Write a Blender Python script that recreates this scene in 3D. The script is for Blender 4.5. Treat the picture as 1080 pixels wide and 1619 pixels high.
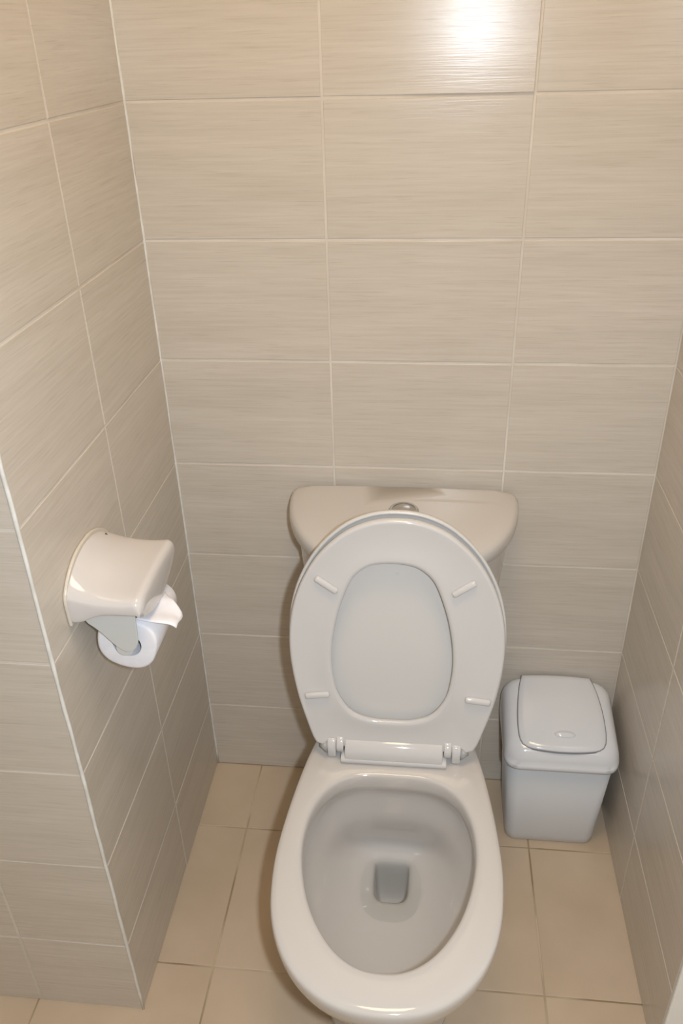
import bpy, bmesh, math, random
from mathutils import Matrix, Vector

random.seed(7)
for o in list(bpy.data.objects):
    bpy.data.objects.remove(o, do_unlink=True)
SC = bpy.context.scene
COL = SC.collection

# ------------------------------------------------------------------ camera
cam_d = bpy.data.cameras.new('camera')
cam = bpy.data.objects.new('camera', cam_d)
COL.objects.link(cam)
cam_d.sensor_fit = 'VERTICAL'
cam_d.sensor_height = 24.0
cam_d.lens = 24.0 * 1303.0 / 1619.0
cam_d.clip_start = 0.02
# columns: image right, image up, backwards, in room axes (x right, y into the niche, z up)
RT = Vector((0.99440758, 0.10254561, -0.02525785))
UP = Vector((-0.03026458, 0.50582597, 0.86210449))
BK = Vector((0.10118111, -0.85651882, 0.50610067))
CP = Vector((0.46682, -1.333, 1.48102))
m = Matrix.Identity(4)
for i, v in enumerate((RT, UP, BK, CP)):
    for j in range(3):
        m[j][i] = v[j]
cam.matrix_world = m
SC.camera = cam

# ------------------------------------------------------------------ light
SC.view_settings.view_transform = 'Standard'
SC.view_settings.look = 'None'
SC.view_settings.gamma = 1.0
SC.view_settings.use_curve_mapping = False
SC.view_settings.exposure = 0.0
w = bpy.data.worlds.new('world'); SC.world = w
w.use_nodes = True
w.node_tree.nodes['Background'].inputs[0].default_value = (0.9, 0.92, 1.0, 1)
w.node_tree.nodes['Background'].inputs[1].default_value = 0.02

fl_d = bpy.data.lights.new('camera_flash', 'AREA')
fl_d.shape = 'RECTANGLE'; fl_d.size = 0.028; fl_d.size_y = 0.045
FLASH = 13.0; LAMP = 13.4
fl_d.energy = FLASH
fl_d.color = (0.775, 0.865, 0.97)
fl = bpy.data.objects.new('camera_flash', fl_d)
COL.objects.link(fl)
mf = m @ Matrix.Rotation(math.radians(-30), 4, 'X')
fp = CP + RT * 0.072 + Vector((0, 0, 0.015))
for j in range(3):
    mf[j][3] = fp[j]
fl.matrix_world = mf

# ------------------------------------------------------------------ materials
MATS = {}
def principled(name, col, rough=0.4, spec=0.5, metal=0.0, coat=0.0, coat_rough=0.05, sss=0.0):
    mt = bpy.data.materials.new(name); mt.use_nodes = True
    nt = mt.node_tree; b = nt.nodes['Principled BSDF']
    b.inputs['Base Color'].default_value = (*col, 1)
    b.inputs['Roughness'].default_value = rough
    b.inputs['Specular IOR Level'].default_value = spec
    b.inputs['Metallic'].default_value = metal
    b.inputs['Coat Weight'].default_value = coat
    b.inputs['Coat Roughness'].default_value = coat_rough
    MATS[name] = mt
    return mt, nt, b

def node(nt, typ, **kw):
    n = nt.nodes.new(typ)
    for k, v in kw.items():
        setattr(n, k, v)
    return n

def wall_tile_mat(name, lo, hi, dark, rough):
    """glazed tile with fine horizontal reed streaks; each tile gets its own piece of the pattern"""
    mt, nt, b = principled(name, hi, rough, 0.38)
    L = nt.links.new
    tc = node(nt, 'ShaderNodeTexCoord'); oi = node(nt, 'ShaderNodeObjectInfo')
    mul = node(nt, 'ShaderNodeMath', operation='MULTIPLY'); mul.inputs[1].default_value = 37.0
    L(oi.outputs['Random'], mul.inputs[0])
    cmb = node(nt, 'ShaderNodeCombineXYZ'); L(mul.outputs[0], cmb.inputs[0]); L(mul.outputs[0], cmb.inputs[2])
    add = node(nt, 'ShaderNodeVectorMath', operation='ADD')
    L(tc.outputs['Object'], add.inputs[0]); L(cmb.outputs[0], add.inputs[1])
    def streak(sx, sz, detail, rgh):
        mp = node(nt, 'ShaderNodeMapping'); mp.inputs['Scale'].default_value = (sx, 1.0, sz)
        L(add.outputs[0], mp.inputs['Vector'])
        nz = node(nt, 'ShaderNodeTexNoise'); nz.inputs['Scale'].default_value = 1.0
        nz.inputs['Detail'].default_value = detail; nz.inputs['Roughness'].default_value = rgh
        L(mp.outputs[0], nz.inputs['Vector'])
        return nz
    n1 = streak(6.0, 190.0, 4.0, 0.65)
    n2 = streak(14.0, 420.0, 2.0, 0.5)
    n3 = streak(2.0, 24.0, 2.0, 0.5)
    r1 = node(nt, 'ShaderNodeValToRGB')
    r1.color_ramp.elements[0].position = 0.30; r1.color_ramp.elements[0].color = (*lo, 1)
    r1.color_ramp.elements[1].position = 0.68; r1.color_ramp.elements[1].color = (*hi, 1)
    L(n1.outputs['Fac'], r1.inputs[0])
    r2 = node(nt, 'ShaderNodeValToRGB')
    r2.color_ramp.elements[0].position = 0.30; r2.color_ramp.elements[0].color = (1, 1, 1, 1)
    r2.color_ramp.elements[1].position = 0.42; r2.color_ramp.elements[1].color = (0, 0, 0, 1)
    L(n2.outputs['Fac'], r2.inputs[0])
    mx = node(nt, 'ShaderNodeMix', data_type='RGBA'); mx.inputs['B'].default_value = (*dark, 1)
    fac = node(nt, 'ShaderNodeMath', operation='MULTIPLY'); fac.inputs[1].default_value = 0.45
    L(r2.outputs[0], fac.inputs[0]); L(fac.outputs[0], mx.inputs['Factor'])
    L(r1.outputs[0], mx.inputs['A'])
    mx2 = node(nt, 'ShaderNodeMix', data_type='RGBA', blend_type='MULTIPLY'); mx2.inputs['Factor'].default_value = 1.0
    r3 = node(nt, 'ShaderNodeValToRGB')
    r3.color_ramp.elements[0].position = 0.3; r3.color_ramp.elements[0].color = (0.93, 0.93, 0.92, 1)
    r3.color_ramp.elements[1].position = 0.7; r3.color_ramp.elements[1].color = (1.0, 1.0, 1.0, 1)
    L(n3.outputs['Fac'], r3.inputs[0])
    L(mx.outputs['Result'], mx2.inputs['A']); L(r3.outputs[0], mx2.inputs['B'])
    L(mx2.outputs['Result'], b.inputs['Base Color'])
    bp = node(nt, 'ShaderNodeBump'); bp.inputs['Strength'].default_value = 0.10; bp.inputs['Distance'].default_value = 0.001
    sm = node(nt, 'ShaderNodeMath', operation='ADD'); L(n1.outputs['Fac'], sm.inputs[0]); L(n2.outputs['Fac'], sm.inputs[1])
    L(sm.outputs[0], bp.inputs['Height']); L(bp.outputs[0], b.inputs['Normal'])
    return mt

TILE = wall_tile_mat('wall_tile', (0.575, 0.51, 0.43), (0.645, 0.585, 0.505), (0.49, 0.42, 0.345), 0.235)

def mottled(name, c0, c1, scale, rough, spec=0.5, p0=0.35, p1=0.65, detail=3.0, per_object=True):
    mt, nt, b = principled(name, c0, rough, spec)
    L = nt.links.new
    tc = node(nt, 'ShaderNodeTexCoord')
    src = tc.outputs['Object']
    if per_object:
        oi = node(nt, 'ShaderNodeObjectInfo')
        mul = node(nt, 'ShaderNodeMath', operation='MULTIPLY'); mul.inputs[1].default_value = 21.0
        L(oi.outputs['Random'], mul.inputs[0])
        add = node(nt, 'ShaderNodeVectorMath', operation='ADD')
        L(src, add.inputs[0]); L(mul.outputs[0], add.inputs[1]); src = add.outputs[0]
    nz = node(nt, 'ShaderNodeTexNoise'); nz.inputs['Scale'].default_value = scale; nz.inputs['Detail'].default_value = detail
    L(src, nz.inputs['Vector'])
    r = node(nt, 'ShaderNodeValToRGB')
    r.color_ramp.elements[0].position = p0; r.color_ramp.elements[0].color = (*c0, 1)
    r.color_ramp.elements[1].position = p1; r.color_ramp.elements[1].color = (*c1, 1)
    L(nz.outputs['Fac'], r.inputs[0]); L(r.outputs[0], b.inputs['Base Color'])
    return mt

FLOOR_TILE = mottled('floor_tile', (0.525, 0.41, 0.29), (0.57, 0.45, 0.325), 9.0, 0.35)
WALL_GROUT = mottled('wall_grout', (0.60, 0.54, 0.46), (0.72, 0.66, 0.58), 7.0, 0.7, 0.3, 0.38, 0.66, per_object=False)
FLOOR_GROUT = mottled('floor_grout', (0.30, 0.22, 0.13), (0.56, 0.46, 0.33), 5.0, 0.8, 0.2, 0.40, 0.58, per_object=False)
SILICONE = mottled('white_grout_bead', (0.66, 0.64, 0.58), (0.78, 0.77, 0.73), 30.0, 0.5, 0.4, per_object=False)
PAINT = mottled('white_paint', (0.86, 0.85, 0.80), (0.90, 0.89, 0.85), 4.0, 0.5, per_object=False)
CEIL = mottled('ceiling_paint', (0.78, 0.76, 0.72), (0.82, 0.80, 0.77), 4.0, 0.8, per_object=False)
PORC = principled('porcelain', (0.575, 0.54, 0.50), 0.07, 0.5)[0]
PLAST = principled('seat_plastic', (0.62, 0.60, 0.58), 0.10, 0.5)[0]
LIDP = principled('lid_plastic', (0.635, 0.615, 0.585), 0.28, 0.5)[0]
BINP = principled('bin_plastic', (0.70, 0.71, 0.73), 0.12, 0.5)[0]
BINB = principled('bin_body_plastic', (0.64, 0.645, 0.645), 0.30, 0.45)[0]
HOLD = principled('holder_plastic', (0.62, 0.585, 0.555), 0.07, 0.5)[0]
PLATE = principled('holder_plate_plastic', (0.64, 0.58, 0.49), 0.3, 0.4)[0]
ARM = principled('holder_arm_plastic', (0.60, 0.60, 0.57), 0.35, 0.4)[0]
PAPER = mottled('tissue_paper', (0.80, 0.79, 0.82), (0.85, 0.84, 0.86), 60.0, 0.95, 0.1, per_object=False)
CARD = principled('card_core', (0.50, 0.50, 0.52), 0.9, 0.1)[0]
CHROME = principled('chrome', (0.62, 0.60, 0.57), 0.12, 0.5, metal=1.0)[0]
RECESS_SHADE = principled('recess_shade_grey', (0.36, 0.355, 0.34), 0.4)[0]  # grey painted in for the shade of the hinge end recesses
DARK = principled('dark_hole', (0.12, 0.12, 0.11), 0.6, 0.3)[0]
GLOW, nt, b = principled('lamp_diffuser', (0.9, 0.85, 0.75), 0.5)
b.inputs['Emission Color'].default_value = (1.0, 0.76, 0.50, 1)
b.inputs['Emission Strength'].default_value = LAMP
# still water: clear with a weak mirror on top
WATER = bpy.data.materials.new('water'); WATER.use_nodes = True
nt = WATER.node_tree; nt.nodes.clear()
out = node(nt, 'ShaderNodeOutputMaterial'); mxs = node(nt, 'ShaderNodeMixShader')
tr = node(nt, 'ShaderNodeBsdfTransparent'); tr.inputs[0].default_value = (0.97, 0.98, 0.975, 1)
gl = node(nt, 'ShaderNodeBsdfGlossy'); gl.inputs['Roughness'].default_value = 0.02
fr = node(nt, 'ShaderNodeFresnel'); fr.inputs['IOR'].default_value = 1.33
nt.links.new(fr.outputs[0], mxs.inputs[0]); nt.links.new(tr.outputs[0], mxs.inputs[1])
nt.links.new(gl.outputs[0], mxs.inputs[2]); nt.links.new(mxs.outputs[0], out.inputs[0])

# ------------------------------------------------------------------ helpers
def mesh_obj(name, bm, mat, parent=None, smooth=False, loc=None):
    me = bpy.data.meshes.new(name)
    bmesh.ops.recalc_face_normals(bm, faces=bm.faces[:])
    bm.to_mesh(me); bm.free()
    if smooth:
        for p in me.polygons: p.use_smooth = True
    me.materials.append(mat)
    o = bpy.data.objects.new(name, me); COL.objects.link(o)
    if loc is not None: o.location = loc
    if parent is not None: o.parent = parent
    return o

def thing(name, label, cat, loc=(0, 0, 0), group=None):
    o = bpy.data.objects.new(name, None); COL.objects.link(o)
    o.empty_display_size = 0.05
    o.location = loc; o['label'] = label; o['category'] = cat
    if group: o['group'] = group
    return o

def tag(o, label=None, cat=None, kind=None):
    if label: o['label'] = label
    if cat: o['category'] = cat
    if kind: o['kind'] = kind
    return o

def box_bm(lo, hi, bevel=0.0, seg=2, bm=None):
    own = bm is None
    if own: bm = bmesh.new()
    v = [bm.verts.new((x, y, z)) for x in (lo[0], hi[0]) for y in (lo[1], hi[1]) for z in (lo[2], hi[2])]
    fs = [(0, 1, 3, 2), (4, 6, 7, 5), (0, 4, 5, 1), (2, 3, 7, 6), (0, 2, 6, 4), (1, 5, 7, 3)]
    for f in fs: bm.faces.new([v[i] for i in f])
    if bevel:
        bmesh.ops.bevel(bm, geom=bm.edges[:], offset=bevel, segments=seg, affect='EDGES', profile=0.5)
    return bm

def struct(name, bm, mat, label, cat, parent=None):
    o = mesh_obj(name, bm, mat, parent)
    if parent is None: tag(o, label, cat, 'structure')
    return o

def mods(o, subsurf=0, solid=0.0, offset=-1.0, bevel=0.0, bseg=2, ang=35, wn=False):
    if solid:
        s = o.modifiers.new('solidify', 'SOLIDIFY'); s.thickness = solid; s.offset = offset
    if bevel:
        bv = o.modifiers.new('bevel', 'BEVEL'); bv.width = bevel; bv.segments = bseg
        bv.limit_method = 'ANGLE'; bv.angle_limit = math.radians(ang)
    if subsurf:
        s = o.modifiers.new('subsurf', 'SUBSURF'); s.levels = subsurf; s.render_levels = subsurf
    return o

def catmull(pts, n, closed=False):
    """resample a polyline of tuples through a centripetal-ish Catmull-Rom, even arc length"""
    P = [Vector(p) for p in pts]
    dense = []
    N = len(P)
    rng = range(N if closed else N - 1)
    for i in rng:
        if closed:
            p0, p1, p2, p3 = P[(i-1) % N], P[i], P[(i+1) % N], P[(i+2) % N]
        else:
            p1, p2 = P[i], P[i+1]
            p0 = P[i-1] if i > 0 else p1 * 2 - p2
            p3 = P[i+2] if i + 2 < N else p2 * 2 - p1
        for k in range(24):
            t = k / 24
            dense.append(0.5 * ((2*p1) + (p2-p0)*t + (2*p0-5*p1+4*p2-p3)*t*t + (3*p1-p0-3*p2+p3)*t**3))
    dense.append(P[0] if closed else P[-1])
    s = [0.0]
    for a, b_ in zip(dense, dense[1:]): s.append(s[-1] + (b_-a).length)
    out_ = []; j = 0
    cnt = n if closed else n - 1
    for k in range(n):
        d = s[-1] * k / cnt
        while j < len(s) - 2 and s[j+1] < d: j += 1
        seg = s[j+1] - s[j]
        t = (d - s[j]) / seg if seg > 1e-9 else 0
        out_.append(dense[j].lerp(dense[j+1], min(max(t, 0), 1)))
    return out_

def egg(half, n=64):
    """half: list of (half width, y) from the back centre to the front centre -> closed symmetric outline"""
    left = [(-h, y) for h, y in half]
    full = left + [(h, y) for h, y in half[-2:0:-1]]
    return [(v[0], v[1]) for v in catmull([(a, b_, 0) for a, b_ in full], n, closed=True)]

def loft(rings, cap0=False, cap1=False, bm=None):
    bm = bm or bmesh.new()
    rows = [[bm.verts.new(p) for p in r] for r in rings]
    n = len(rows[0])
    for a, b_ in zip(rows, rows[1:]):
        for i in range(n):
            bm.faces.new((a[i], a[(i+1) % n], b_[(i+1) % n], b_[i]))
    if cap0: bm.faces.new(rows[0])
    if cap1: bm.faces.new(rows[-1])
    return bm

def cyl_bm(p0, p1, r0, r1=None, n=24, bm=None, caps=True):
    r1 = r0 if r1 is None else r1
    p0, p1 = Vector(p0), Vector(p1); ax = (p1 - p0).normalized()
    a = ax.orthogonal().normalized(); c = ax.cross(a)
    rg = lambda p, r: [p + a*r*math.cos(2*math.pi*i/n) + c*r*math.sin(2*math.pi*i/n) for i in range(n)]
    return loft([rg(p0, r0), rg(p1, r1)], caps, caps, bm)

# ------------------------------------------------------------------ room shell
W = 0.868            # niche width
YE = -0.568          # where both side walls end
TT, REC, GAP = 0.006, 0.0009, 0.0036
HC = 2.42
XL, XR, YF = -0.95, 1.55, -2.35
row_z = [0.0] + [0.185 + 0.2015 * k for k in range(11)] + [HC]

wall_back = struct('wall_back', box_bm((-0.12, REC, 0), (W + 0.12, 0.12, HC)), WALL_GROUT,
                   'beige streaked tile wall behind the toilet tank', 'wall')
wall_left = struct('wall_left', box_bm((-0.12, YE + REC, 0), (-REC, REC, HC)), WALL_GROUT,
                   'beige tiled side wall carrying the toilet paper holder', 'wall')
wall_right = struct('wall_right', box_bm((W + REC, YE + 2*REC, 0), (W + 0.12, REC, HC)), WALL_GROUT,
                    'beige tiled side wall beside the white bin', 'wall')
wall_lf = struct('wall_left_front', box_bm((XL, YE + REC, 0), (-0.12, YE + 0.12, HC)), WALL_GROUT,
                 'greyish tiled wall face at the left edge, nearest the camera', 'wall')
wall_rf = struct('wall_right_front', box_bm((W + 0.0005, YE - 0.006, 0), (XR, YE + REC, HC), 0.002), PAINT,
                 'pale wall face at the lower right edge of the photo', 'wall')
struct('wall_front', box_bm((XL - 0.1, YF - 0.1, 0), (XR + 0.1, YF, HC)), PAINT, 'plain pale wall behind the camera', 'wall')
struct('wall_side_left', box_bm((XL - 0.1, YF, 0), (XL, YE + 0.12, HC)), PAINT, 'plain pale wall left of the camera', 'wall')
struct('wall_side_right', box_bm((XR, YF, 0), (XR + 0.1, YE + 0.12, HC)), PAINT, 'plain pale wall right of the camera', 'wall')
struct('ceiling', box_bm((XL - 0.1, YF - 0.1, HC), (XR + 0.1, 0.12, HC + 0.1)), CEIL, 'white painted ceiling above the toilet', 'ceiling')
floor = struct('floor', box_bm((XL - 0.1, YF - 0.1, -0.1), (XR + 0.1, 0.12, -REC)), FLOOR_GROUT,
               'tan square tiled floor around the toilet', 'floor')

TM = {}
def tile_mesh(wd, ht, mat, bev):
    key = (round(wd, 4), round(ht, 4), mat.name)
    if key not in TM:
        bm = bmesh.new()
        x, z = wd/2, ht/2
        rings = [[(-x, 0.0, -z), (x, 0.0, -z), (x, 0.0, z), (-x, 0.0, z)],
                 [(-x, -(TT-bev*.7), -z), (x, -(TT-bev*.7), -z), (x, -(TT-bev*.7), z), (-x, -(TT-bev*.7), z)],
                 [(-x+bev*.35, -(TT-bev*.2), -z+bev*.35), (x-bev*.35, -(TT-bev*.2), -z+bev*.35), (x-bev*.35, -(TT-bev*.2), z-bev*.35), (-x+bev*.35, -(TT-bev*.2), z-bev*.35)],
                 [(-x+bev, -TT, -z+bev), (x-bev, -TT, -z+bev), (x-bev, -TT, z-bev), (-x+bev, -TT, z-bev)]]
        loft(rings, True, True, bm)
        bmesh.ops.recalc_face_normals(bm, faces=bm.faces[:])
        me = bpy.data.meshes.new('tile'); bm.to_mesh(me); bm.free(); me.materials.append(mat)
        TM[key] = me
    return TM[key]

def lay(parent, cols, place, rz, mat=TILE, tilt=0.0018, special=None):
    """cols: joints along the wall; place(c, z) -> point on the finished face"""
    for i in range(len(cols) - 1):
        for k in range(len(row_z) - 1):
            a, b_ = cols[i], cols[i+1]
            z0, z1 = row_z[k], row_z[k+1]
            me = tile_mesh(abs(b_-a) - GAP, z1 - z0 - GAP, mat, 0.0011)
            o = bpy.data.objects.new('tile', me); COL.objects.link(o)
            nrm = Vector((math.sin(rz), -math.cos(rz), 0))
            o.location = Vector(place((a+b_)/2, (z0+z1)/2)) - nrm * TT
            o.rotation_euler = (random.uniform(-tilt, tilt)*.5, 0, rz + random.uniform(-tilt, tilt))
            if special and special[0] == (i, k):
                o.rotation_euler = (special[1], 0, rz + special[2]); o.location = o.location + nrm * 0.0009   # this tile stands slightly proud and askew
            o.parent = parent

lay(wall_back, [0.0, 0.298, 0.6045, W], lambda c, z: (c, 0, z), 0.0, special=((1, 7), 0.0, -0.009))
lay(wall_left, [0.0, -0.279, YE], lambda c, z: (0, c, z), math.pi/2)
lay(wall_right, [0.0, -0.279, YE], lambda c, z: (W, c, z), -math.pi/2)
lay(wall_lf, [0.0, -0.186, -0.489, -0.792, XL], lambda c, z: (c, YE, z), 0.0)

# floor tiles, 30 cm squares
FB = 0.0012
fx = [0.105 + 0.2985 * k for k in range(-4, 6)]
fy = [-0.177 - 0.3055 * k for k in range(-1, 8)]
for i in range(len(fx) - 1):
    for j in range(len(fy) - 1):
        x0, x1 = max(fx[i], XL), min(fx[i+1], XR)
        y1, y0 = min(fy[j], 0.0), max(fy[j+1], YF)
        if x1 - x0 < 0.02 or y1 - y0 < 0.02: continue
        if y0 > YE and (x1 <= 0.0 or x0 >= W): continue
        me = tile_mesh(x1 - x0 - 0.003, y1 - y0 - 0.003, FLOOR_TILE, FB)
        o = bpy.data.objects.new('tile', me); COL.objects.link(o)
        o.location = ((x0+x1)/2, (y0+y1)/2, -TT); o.rotation_euler = (-math.pi/2, 0, 0)
        o.parent = floor

# white grout bead on the outer left corner and in the inner back corners
def bead(name, x, y, r, label, seed, zt=HC):
    rnd = random.Random(seed); bm = bmesh.new(); rings = []
    for k in range(62):
        z = zt * k / 61
        rr = r * rnd.uniform(0.8, 1.15); ox = rnd.uniform(-.0006, .0006)
        rings.append([(x+ox+rr*math.cos(a), y+rr*math.sin(a), z) for a in [2*math.pi*i/10 for i in range(10)]])
    loft(rings, True, True, bm)
    o = mesh_obj(name, bm, SILICONE, None, True); tag(o, label, 'trim', 'structure'); return o
bead('trim_1', -0.001, YE + 0.001, 0.0027, 'white grout strip down the outer corner of the paper holder wall', 3)
bead('trim_2', 0.0, 0.0, 0.0026, 'pale grout bead in the corner between back wall and paper holder wall', 5)

# ------------------------------------------------------------------ toilet
X0 = 0.4265
toilet = thing('toilet', 'white porcelain toilet with seat and lid raised against the tank', 'toilet', (X0, -0.35, 0))
def tl(o):     # toilet meshes are written in room axes around x = X0
    o.parent = toilet; o.matrix_parent_inverse = Matrix.Translation((-X0*0.0, 0.35, 0)); return o

N = 72
rim = [(0, -.235), (.10, -.237), (.128, -.262), (.146, -.320), (.160, -.400), (.170, -.490), (.1715, -.555), (.163, -.625),
       (.140, -.683), (.105, -.724), (.058, -.750), (0, -.758)]
def scaled(half, sw, yc, sy, dy=0.0):
    return [(h*sw, yc + (y-yc)*sy + dy) for h, y in half]
def ring(half, z): return [(x, y, z) for x, y in egg(half, N)]
inner = [(0, -.368), (.060, -.372), (.100, -.395), (.124, -.442), (.1315, -.500), (.124, -.560), (.104, -.618), (.072, -.666),
         (.036, -.692), (0, -.698)]
foot = [(0, -.06), (.095, -.065), (.112, -.10), (.112, -.20), (.108, -.33), (.112, -.44), (.106, -.53), (.075, -.59), (.035, -.612), (0, -.616)]
mid1 = [(0, -.06), (.100, -.065), (.115, -.10), (.112, -.20), (.112, -.33), (.122, -.46), (.114, -.56), (.082, -.622), (.04, -.645), (0, -.650)]
mid2 = [(0, -.08), (.105, -.085), (.122, -.12), (.125, -.22), (.138, -.36), (.148, -.50), (.138, -.60), (.100, -.672), (.05, -.700), (0, -.706)]
def mixh(a, b_, t): return [(p[0]*(1-t)+q[0]*t, p[1]*(1-t)+q[1]*t) for p, q in zip(a, b_)]
well = [(0, -.335), (.040, -.338), (.066, -.352), (.083, -.385), (.088, -.430), (.084, -.475), (.070, -.52), (.047, -.553), (.022, -.568), (0, -.571)]
sump = [(0, -.346), (.030, -.347), (.046, -.354), (.054, -.374), (.056, -.400), (.054, -.425), (.046, -.448), (.032, -.463), (.016, -.470), (0, -.471)]
hole = [(0, -.362), (.020, -.362), (.0285, -.3645), (.0305, -.373), (.0305, -.392), (.0300, -.412), (.027, -.430), (.019, -.438), (.010, -.440), (0, -.440)]
rings = [
    ring(foot, 0.0), ring(foot, .012), ring(scaled(foot, .97, -.33, .985), .02), ring(scaled(foot, .94, -.33, .97), .09),
    ring(scaled(mid1, .97, -.3, .98), .18), ring(mid1, .22), ring(mid2, .295),
    ring(scaled(rim, .955, -.5, .955), .345), ring(scaled(rim, .985, -.5, .985), .368),
    ring(scaled(rim, .998, -.5, .998), .384), ring(rim, .391), ring(scaled(rim, .993, -.5, .994), .398), ring(scaled(rim, .972, -.5, .978), .4015),
    ring(scaled(inner, 1.08, -.5, 1.05), .4015), ring(scaled(inner, 1.02, -.5, 1.015), .399), ring(inner, .393), ring(scaled(inner, 1.0, -.5, 1.0), .374),
    ring(scaled(inner, 1.02, -.5, 1.015), .364), ring(scaled(inner, 1.075, -.5, 1.05), .358), ring(scaled(inner, 1.10, -.5, 1.065), .340),
    ring(scaled(inner, 1.075, -.5, 1.05), .308), ring(mixh(inner, well, .20), .266), ring(mixh(inner, well, .72), .226),
    ring(mixh(well, sump, .45), .198), ring(sump, .184), ring(mixh(sump, hole, .7), .176), ring(hole, .169), ring(scaled(hole, .97, -.40, .97), .160),
    ring(scaled(hole, .92, -.40, .94), .110), ring(scaled(hole, .8, -.395, .8), .075), ring(scaled(hole, .4, -.39, .4), .060)]
bowl = tl(mods(mesh_obj('bowl', loft(rings, True, True), PORC, None, True), subsurf=1))
bowl['label'] = 'open egg shaped porcelain bowl on its pedestal'
wat = tl(mesh_obj('water', loft([ring(scaled(well, .60, -.41, .58), .189)], True), WATER, None, True))
wat['label'] = 'clear still water in the bottom of the bowl'

# tank and its D-shaped lid
def dshape(hw, depth, yb, n=64, rc=0.020):
    pts = []
    kb = 8
    for k in range(kb): pts.append((-hw + rc + (2*hw - 2*rc) * k / (kb-1), yb))
    half = 40
    crv = []
    for k in range(half + 1):
        t = math.pi * k / half
        c, s = math.cos(t), math.sin(t)
        x = hw * math.copysign(abs(c) ** 0.92, c)
        y = yb - rc * 0.9 - (depth - rc * 0.9) * abs(s) ** 0.95
        crv.append((x, y))
    cr = catmull([(hw - rc, yb, 0), (hw - rc*.35, yb - rc*.18, 0), (hw, yb - rc*.9, 0)], 5)
    cl = catmull([(-hw, yb - rc*.9, 0), (-hw + rc*.35, yb - rc*.18, 0), (-hw + rc, yb, 0)], 5)
    pts += [(v[0], v[1]) for v in cr[1:]] + crv[1:-1] + [(v[0], v[1]) for v in cl[:-1]]
    return pts
def dring(hw, depth, z, yb=-0.012): return [(X0 + x - X0, y, z) for x, y in dshape(hw, depth, yb)]
tank = tl(mods(mesh_obj('tank', loft([dring(.150, .175, .385), dring(.158, .185, .40), dring(.172, .208, .46), dring(.183, .226, .60), dring(.191, .238, .700), dring(.191, .238, .722)], True, True), PORC, None, True), bevel=0.006, bseg=2, ang=50))
tlid = tl(mesh_obj('tank_lid', loft([dring(.188, .236, .7215), dring(.198, .250, .7215), dring(.2035, .256, .726), dring(.205, .258, .735), dring(.2045, .2575, .745), dring(.202, .254, .7505), dring(.196, .246, .7545), dring(.17, .21, .7563), dring(.08, .12, .757)], True, True), PORC, None, True))
tlid['label'] = 'half round porcelain tank lid'
bt = mesh_obj('flush_button', loft([[(.003 + r*math.cos(a), -.100 + r*math.sin(a), z) for a in [2*math.pi*i/32 for i in range(32)]] for r, z in ((.026, .755), (.026, .760), (.024, .7625), (.020, .7625), (.0195, .7605), (.019, .764), (.010, .766), (.001, .7665))], True, True), CHROME, None, True)
bt['label'] = 'round chrome flush button'
bt.parent = tlid

# raised seat and lid, written flat (u across, v up along the seat, w out of its face) then stood up
TILT = math.radians(7.0)
def stand(v0y=-.335, v0z=.415, tilt=TILT):
    m_ = Matrix.Identity(4)
    for i, col in enumerate(((1, 0, 0), (0, math.sin(tilt), math.cos(tilt)), (0, -math.cos(tilt), math.sin(tilt)))):
        for j in range(3): m_[j][i] = col[j]
    m_[1][3] = v0y; m_[2][3] = v0z
    return m_
ST = stand()
def place_flat(bm): bmesh.ops.transform(bm, matrix=ST, verts=bm.verts[:]); return bm
s_out = [(0, .012), (.085, .012), (.122, .013), (.1345, .020), (.1475, .060), (.1615, .115), (.1705, .175), (.1720, .225), (.166, .275), (.150, .325), (.122, .373), (.082, .412), (.040, .432), (0, .437)]
s_in = [(0, .068), (.035, .070), (.067, .084), (.089, .118), (.0975, .160), (.0985, .200), (.093, .245), (.082, .290), (.064, .335), (.040, .357), (.018, .363), (0, .364)]
def sring(half, wv, sw=1.0, sv=1.0, du=0.0, vc=.21):
    return [(x*sw + du, vc + (y-vc)*sv, wv) for x, y in egg(half, 96)]
DU = -.006
bm = bmesh.new()
sr = [sring(s_in, -.010, 1.0, 1.0, DU), sring(s_in, -.003, .985, .99, DU), sring(s_in, .0, 1.0, 1.0, DU), sring(s_in, .0012, 1.05, 1.035, DU), sring(s_in, .0002, 1.13, 1.08, DU),
      sring(s_out, .0, .945, .955), sring(s_out, .0016, .970, .976), sring(s_out, .0012, .988, .99), sring(s_out, -.003, 1, 1), sring(s_out, -.010, .998, .998), sring(s_out, -.016, .982, .985),
      sring(s_in, -.018, 1.15, 1.1, DU)]
loft(sr + [sr[0]], False, False, bm)
bmesh.ops.remove_doubles(bm, verts=bm.verts[:], dist=1e-6)
seat = tl(mesh_obj('seat', place_flat(bm), PLAST, None, True))
seat['label'] = 'raised white seat ring showing its underside'
for (u, v, ang) in ((-.109, .325, -35), (.103, .327, 35), (-.128, .118, 8), (.134, .122, -6)):
    bm = box_bm((-.021, -.0055, -.003), (.021, .0055, .006), .004, 3)
    bmesh.ops.transform(bm, matrix=Matrix.Translation((u, v, .002)) @ Matrix.Rotation(math.radians(ang), 4, 'Z'), verts=bm.verts[:])
    o = mesh_obj('bumper', place_flat(bm), PLAST, None, True); o.parent = seat
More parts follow.
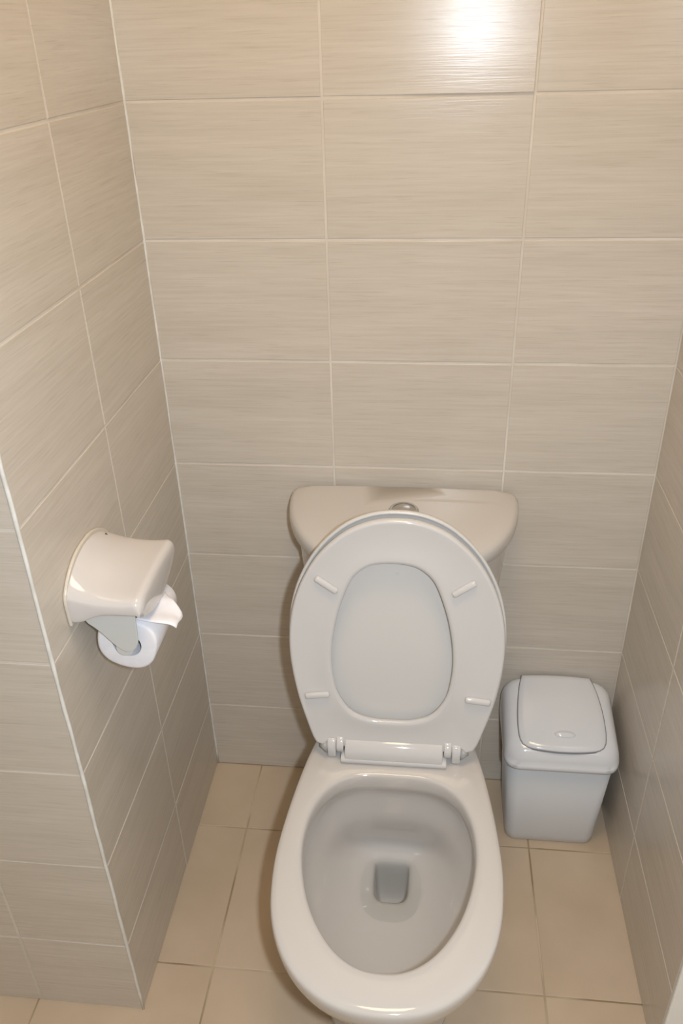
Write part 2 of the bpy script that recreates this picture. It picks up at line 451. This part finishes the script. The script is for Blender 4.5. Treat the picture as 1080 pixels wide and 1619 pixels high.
# lid: a shallow dish behind the seat, a little larger
l_out = [(h*1.012 + (.001 if h else 0), v if v < .05 else v + .006*(v/.437)) for h, v in s_out]
bm = bmesh.new()
lr = [sring(l_out, -0.0250, .3, .3), sring(l_out, -0.0250, .7, .72), sring(l_out, -0.0248, .92, .93), sring(l_out, -0.0220, .958, .964), sring(l_out, -0.0210, .968, .974), sring(l_out, -0.0185, .978, .982), sring(l_out, -0.0190, .993, .994), sring(l_out, -0.0225, 1, 1),
      sring(l_out, -0.0290, .992, .993), sring(l_out, -0.0360, .955, .96), sring(l_out, -0.0385, .85, .86), sring(l_out, -0.0400, .4, .4)]
loft(lr, True, True, bm)
lid = tl(mesh_obj('lid', place_flat(bm), LIDP, None, True))
lid['label'] = 'white lid behind the raised seat'
# hinge: wide central bar on the lid, lugs of the seat either side, posts with grey cones standing in for shaded end recesses
def xprofile(x0, x1, prof, mat, name, parent, bev=.0025):
    bm = loft([[(x0, y, z) for y, z in prof], [(x1, y, z) for y, z in prof]], True, True)
    return mods(mesh_obj(name, bm, mat, parent, True), bevel=bev, bseg=2, ang=60)
hb = xprofile(-.0835, .0815, [(-.300, .404), (-.340, .404), (-.346, .407), (-.348, .414), (-.345, .426), (-.340, .436), (-.331, .4425), (-.318, .444), (-.304, .440)], PLAST, 'hinge_bar', None)
hb.parent = lid
ho = xprofile(-.0905, .0885, [(-.300, .4005), (-.342, .4005), (-.3485, .404), (-.3500, .411), (-.346, .415), (-.300, .415)], PLAST, 'hinge_base', None)
ho.parent = lid
for s in (-1, 1):
    def seg(a, b_): return (a, b_) if s > 0 else (-b_ - .002, -a - .002)
    xa, xb = seg(.0835, .0955)
    o = xprofile(xa, xb, [(-.310, .418), (-.334, .418), (-.341, .422), (-.343, .432), (-.340, .441), (-.330, .448), (-.315, .448)], PLAST, 'hinge_lug', None, .0015)
    o.parent = seat
    xa, xb = seg(.0965, .1115)
    o = tl(xprofile(xa, xb, [(-.305, .4005), (-.333, .4005), (-.338, .408), (-.340, .424), (-.338, .438), (-.330, .444), (-.315, .444)], PLAST, 'hinge_post', None, .002))
    xa, xb = seg(.1116, .1245)
    big, sml = (.0125, .0035) if s > 0 else (.0035, .0125)
    bm = cyl_bm((xa, -.331, .426), (xb, -.331, .426), big, sml, n=24)
    p = mesh_obj('hinge_recess_shade', bm, RECESS_SHADE, None, True); p.parent = o
for s in (-1, 1):
    bm = loft([[(s*.117 + r*math.cos(a), -.30 + r*math.sin(a), z) for a in [2*math.pi*i/20 for i in range(20)]] for r, z in ((.013, .0), (.013, .008), (.009, .015), (.002, .017))], True, True)
    o = tl(mesh_obj('bolt_cap', bm, PORC, None, True))
# seat/lid/hinge meshes above are children of children: they share the toilet's frame already

# ------------------------------------------------------------------ bin
BX, BY = 0.744, -0.092
waste = thing('waste_bin', 'small white plastic swing lid bin in the corner beside the toilet', 'bin', (BX, BY, 0))
def rrect(hx, hy, r, z, cx=0, cy=0, n=7):
    pts = []
    for (sx, sy, a0) in ((1, 1, 0), (-1, 1, 90), (-1, -1, 180), (1, -1, 270)):
        for k in range(n):
            a = math.radians(a0 + 90*k/(n-1))
            pts.append((cx + sx*(hx-r) + r*math.cos(a), cy + sy*(hy-r) + r*math.sin(a), z))
    return pts
bm = loft([rrect(.086, .064, .02, .0), rrect(.090, .067, .022, .004), rrect(.0915, .0685, .022, .02), rrect(.103, .083, .024, .252)], True, True)
body = mods(mesh_obj('body', bm, BINB, waste, True), bevel=0)
# lid shell: skirt then a top that falls towards the front
def lid_top(y, x=0.0):
    t = (0.09 - y) / 0.18          # 0 at the back, 1 at the front
    return 0.320 - 0.008*t - 0.036*t*t - 0.008*(x/.1)**2
bm = bmesh.new()
SK = [(.1050, .0880, .028, .233), (.1085, .0905, .028, .234), (.1100, .0915, .029, .238), (.1105, .0920, .030, .246)]
rings = [rrect(*a) for a in [(hx, hy, r, z) for hx, hy, r, z in SK]]
def drape(hx, hy, r, dz): return [(x, y, lid_top(y, x) - dz) for x, y, z in rrect(hx, hy, r, 0)]
rings += [drape(.1100, .0912, .031, .024), drape(.1080, .0893, .031, .0145), drape(.1045, .086, .030, .0075), drape(.0995, .081, .028, .0025), drape(.093, .076, .026, .0)]
rings += [drape(.080, .066, .02, -.0003)]
loft(rings, False, True, bm)
bl = mesh_obj('lid', bm, BINP, waste, True)
tri = bl.modifiers.new('edge', 'EDGE_SPLIT'); tri.split_angle = math.radians(70)
# swing flap: its own curved panel with the shade of its gap painted as a dark line around it
def flap_out(sx, grow=0.0):
    h = [(.069+grow, .086+grow), (.077+grow, .05), (.0825+grow, .0), (.0830+grow, -.045), (.077+grow, -.067), (.061+grow*.7, -.0765-grow*.6), (.030, -.0815-grow), (0, -.083-grow)]
    return h
def flap_ring(grow, dz, sc=1.0):
    h = flap_out(1, grow)
    left = [(-a, b_) for a, b_ in h]
    pts = catmull([(a, b_, 0) for a, b_ in left + [(a, b_) for a, b_ in h[-2::-1]]], 49)
    n = 11
    top = [Vector((h[0][0] + (-2*h[0][0])*k/n, h[0][1], 0)) for k in range(1, n)]
    pts = pts + top
    return [(p.x*sc, (p.y+.0)*sc, lid_top(p.y*sc, p.x*sc) + dz) for p in pts]
bm = loft([flap_ring(.0012, -.002), flap_ring(.0012, .0007), flap_ring(.0, .0008)], False, True)
gap = mesh_obj('flap_gap_shade', bm, principled('bin_gap_shadow', (0.22, 0.22, 0.23), 0.6)[0], waste, True)  # dark strip, the gap's shade put into its colour
gap['label'] = 'thin grey strip painted as the shaded gap around the swing flap'
bm = loft([flap_ring(-.0004, -.002), flap_ring(-.0004, .0022), flap_ring(-.002, .0034), flap_ring(-.0035, .0036, .9), flap_ring(-.0035, .0037, .6), flap_ring(-.0035, .0038, .25)], False, True)
flap = mesh_obj('swing_flap', bm, BINP, waste, True)
flap['label'] = 'curved white swing flap of the bin lid'
bm = bmesh.new()
bmesh.ops.create_uvsphere(bm, u_segments=24, v_segments=12, radius=1.0)
for v in bm.verts: v.co = Vector((v.co.x*.020, v.co.y*.0075, v.co.z*.0045))
bmesh.ops.rotate(bm, matrix=Matrix.Rotation(math.radians(24), 3, 'X'), verts=bm.verts[:])
o = mesh_obj('finger_grip', bm, BINP, flap, True, (.004, -.052, lid_top(-.052) + .0035))

# ------------------------------------------------------------------ toilet paper holder
YC = -0.426
HL = .081
holder = thing('toilet_paper_holder', 'glossy white hooded toilet paper holder screwed to the tiled wall', 'paper holder', (0, YC, 0.80))
def hz(x, y):                      # hood top: an arch at the wall, nearly flat at the outer lip
    q = max(0.0, 1 - (y/.083)**2)
    arch = .053 + .034 * q
    lip = .047 + .005 * q
    t = min(max(x/.098, 0), 1); t = 1 - (1-t)**2.0
    return arch*(1-t) + lip*t - .004*math.sin(math.pi*min(x/.098, 1))
def hlow(y): return -.008 + .031 * (y/HL)**2
ys = [-1.0, -.985, -.94, -.86, -.72, -.5, -.25, 0, .25, .5, .72, .86, .94, .985, 1.0]
xs = [.002, .012, .025, .04, .055, .07, .082, .091, .097]
bm = bmesh.new(); grid = []
for yn in ys:
    y = yn*HL
    e = abs(yn)
    drop = .007 * max(0, (e - .86)/.14)**2.0
    pull = .004 * max(0, (e - .86)/.14)**2.0
    row = [bm.verts.new((x, y, hz(x, y) - drop)) for x in xs[:-1]]
    row.append(bm.verts.new((.097 - pull, y, hz(.097, y) - drop)))
    top = hz(.097, y) - drop
    low = hlow(y)
    row += [bm.verts.new((.1025 - pull, y, top - .004)), bm.verts.new((.1045 - pull, y, top - .012)), bm.verts.new((.1040 - pull, y, (top-.012+low)/2)), bm.verts.new((.101 - pull, y, low))]
    grid.append(row)
for a, b_ in zip(grid, grid[1:]):
    for i in range(len(a)-1): bm.faces.new((a[i], a[i+1], b_[i+1], b_[i]))
for row in (grid[0], grid[-1]):    # end walls with a shallow arched lower edge
    nx = len(row); sgn = -1 if row is grid[0] else 1
    lows = []
    for i, v in enumerate(row[:-1]):
        x = v.co.x
        zl = .007 + .017 / (1 + math.exp(-(x - .030)/.006))
        lows.append(bm.verts.new((min(x, .096), sgn*(HL + .0005), min(zl, v.co.z - .004))))
    lows.append(row[-1])
    mids = [bm.verts.new((v.co.x, sgn*(HL + .0010), (v.co.z*.55 + l.co.z*.45))) for v, l in zip(row[:-1], lows[:-1])] + [row[-1]]
    for i in range(nx-1):
        if lows[i+1] is row[i+1]:
            bm.faces.new((row[i], row[i+1], mids[i])); bm.faces.new((mids[i], row[i+1], lows[i]))
        else:
            bm.faces.new((row[i], row[i+1], mids[i+1], mids[i])); bm.faces.new((mids[i], mids[i+1], lows[i+1], lows[i]))
hood = mods(mesh_obj('hood', bm, HOLD, holder, True), subsurf=2, solid=.0035, offset=-1)
hood['label'] = 'glossy white curved hood'
# back plate with an arched top
prof = [(-.0825, .004), (-.0835, .02), (-.0830, .046), (-.072, .062), (-.05, .077), (-.02, .0865), (.02, .0865), (.05, .077), (.072, .062), (.0830, .046), (.0835, .02), (.0825, .004)]
pp = catmull([(a, b_, 0) for a, b_ in prof], 40)
bm = loft([[(x, p.x, p.y) for p in pp] for x in (.0004, .0050)], True, True)
pl_ = mods(mesh_obj('back_plate', bm, PLATE, holder), bevel=.0015)
bm = cyl_bm((.012, .052, hz(.014, .052) + .0006), (.014, .052, hz(.014, .052) - .004), .0026, n=14)
mesh_obj('screw', bm, DARK, holder)
# roll arms: tongues dropping from the hood into the core
RXC, RZC = .061, -.048             # roll axis relative to the holder
for s in (-1, 1):
    pf = [(.014, .022), (.016, .0), (.026, -.010), (.036, -.021), (.046, -.034), (.056, -.045), (.066, -.050), (.076, -.046), (.083, -.034), (.085, -.015), (.086, .022)]
    cc = catmull([(a, b_, 0) for a, b_ in pf], 34)
    y0 = s*.0655; y1 = s*.0615
    bm = loft([[(p.x, y0, p.y) for p in cc], [(p.x, y1, p.y) for p in cc]], True, True)
    o = mods(mesh_obj('roll_arm', bm, ARM, holder), bevel=.0012)
    bm = cyl_bm((RXC, y1, RZC), (RXC, s*.040, RZC), .012, .010, n=20)
    mesh_obj('roll_peg', bm, ARM, o)

roll = thing('toilet_paper_roll', 'part used white toilet paper roll hanging under the hood', 'toilet paper', (RXC, YC, 0.80 + RZC))
RR, RC, RH = .0435, .0205, .052
def rr_ring(r, y, wob=0.0):
    out_ = []
    for i in range(64):
        a = 2*math.pi*i/64
        k = r*(1 + wob*math.cos(4*(a - .55)) + wob*.5*math.sin(3*a))
        out_.append((k*math.cos(a), y, k*math.sin(a)))
    return out_
bm = bmesh.new()
rg = [rr_ring(RC, -RH), rr_ring(RR - .004, -RH, .035), rr_ring(RR - .001, -RH + .001, .035), rr_ring(RR, -RH + .003, .035), rr_ring(RR, RH - .003, .035), rr_ring(RR - .002, RH, .035), rr_ring(RC, RH)]
loft(rg + [rg[0]], False, False, bm)
bmesh.ops.remove_doubles(bm, verts=bm.verts[:], dist=1e-6)
rl = mods(mesh_obj('paper', bm, PAPER, roll, True), bevel=0)
es = rl.modifiers.new('edge', 'EDGE_SPLIT'); es.split_angle = math.radians(50)
bm = loft([rr_ring(RC - .0002, -RH + .001), rr_ring(RC - .0002, RH - .001)])
co = mods(mesh_obj('core', bm, CARD, roll, True), solid=.0012, offset=1)
# loose torn sheet leaving the top of the roll and sticking outwards
pr = [(-.012, .0440), (.006, .0455), (.026, .0420), (.044, .0390), (.058, .0375), (.068, .0350), (.074, .0300)]
pv = catmull([(a, b_, 0) for a, b_ in pr], 24)
bm = bmesh.new(); rows = []
for j in range(17):
    q = j/16
    y = -RH + .002 + .082*q
    ext = 1.0 if q < .42 else 1.0 - .52*((q-.42)/.58)**.8
    row = []
    for i in range(22):
        t = i/21
        p = pv[0].lerp(pv[0], 0); f = t*ext*(len(pv)-1); k = min(int(f), len(pv)-2); p = pv[k].lerp(pv[k+1], f-k)
        row.append(bm.verts.new((p.x, y, p.y + .0028*t*t*math.sin(j*.75 + .5))))
    rows.append(row)
for a, b_ in zip(rows, rows[1:]):
    for i in range(21): bm.faces.new((a[i], a[i+1], b_[i+1], b_[i]))
sh = mods(mesh_obj('loose_sheet', bm, PAPER, roll, True), solid=.0006)

# ------------------------------------------------------------------ ceiling lamp over the standing area, out of view
LX, LY = 0.43, -0.70
lamp = thing('ceiling_lamp', 'round flush ceiling lamp with a warm glowing diffuser', 'lamp', (LX, LY, HC))
circ = lambda r, z: [(r*math.cos(2*math.pi*i/40), r*math.sin(2*math.pi*i/40), z) for i in range(40)]
mesh_obj('lamp_base', loft([circ(.285, 0), circ(.285, -.025), circ(.275, -.03)], True, True), PAINT, lamp, True)
mesh_obj('diffuser', loft([circ(.270, -.03), circ(.262, -.05), circ(.22, -.068), circ(.12, -.077), circ(.01, -.079)], True, True), GLOW, lamp, True)
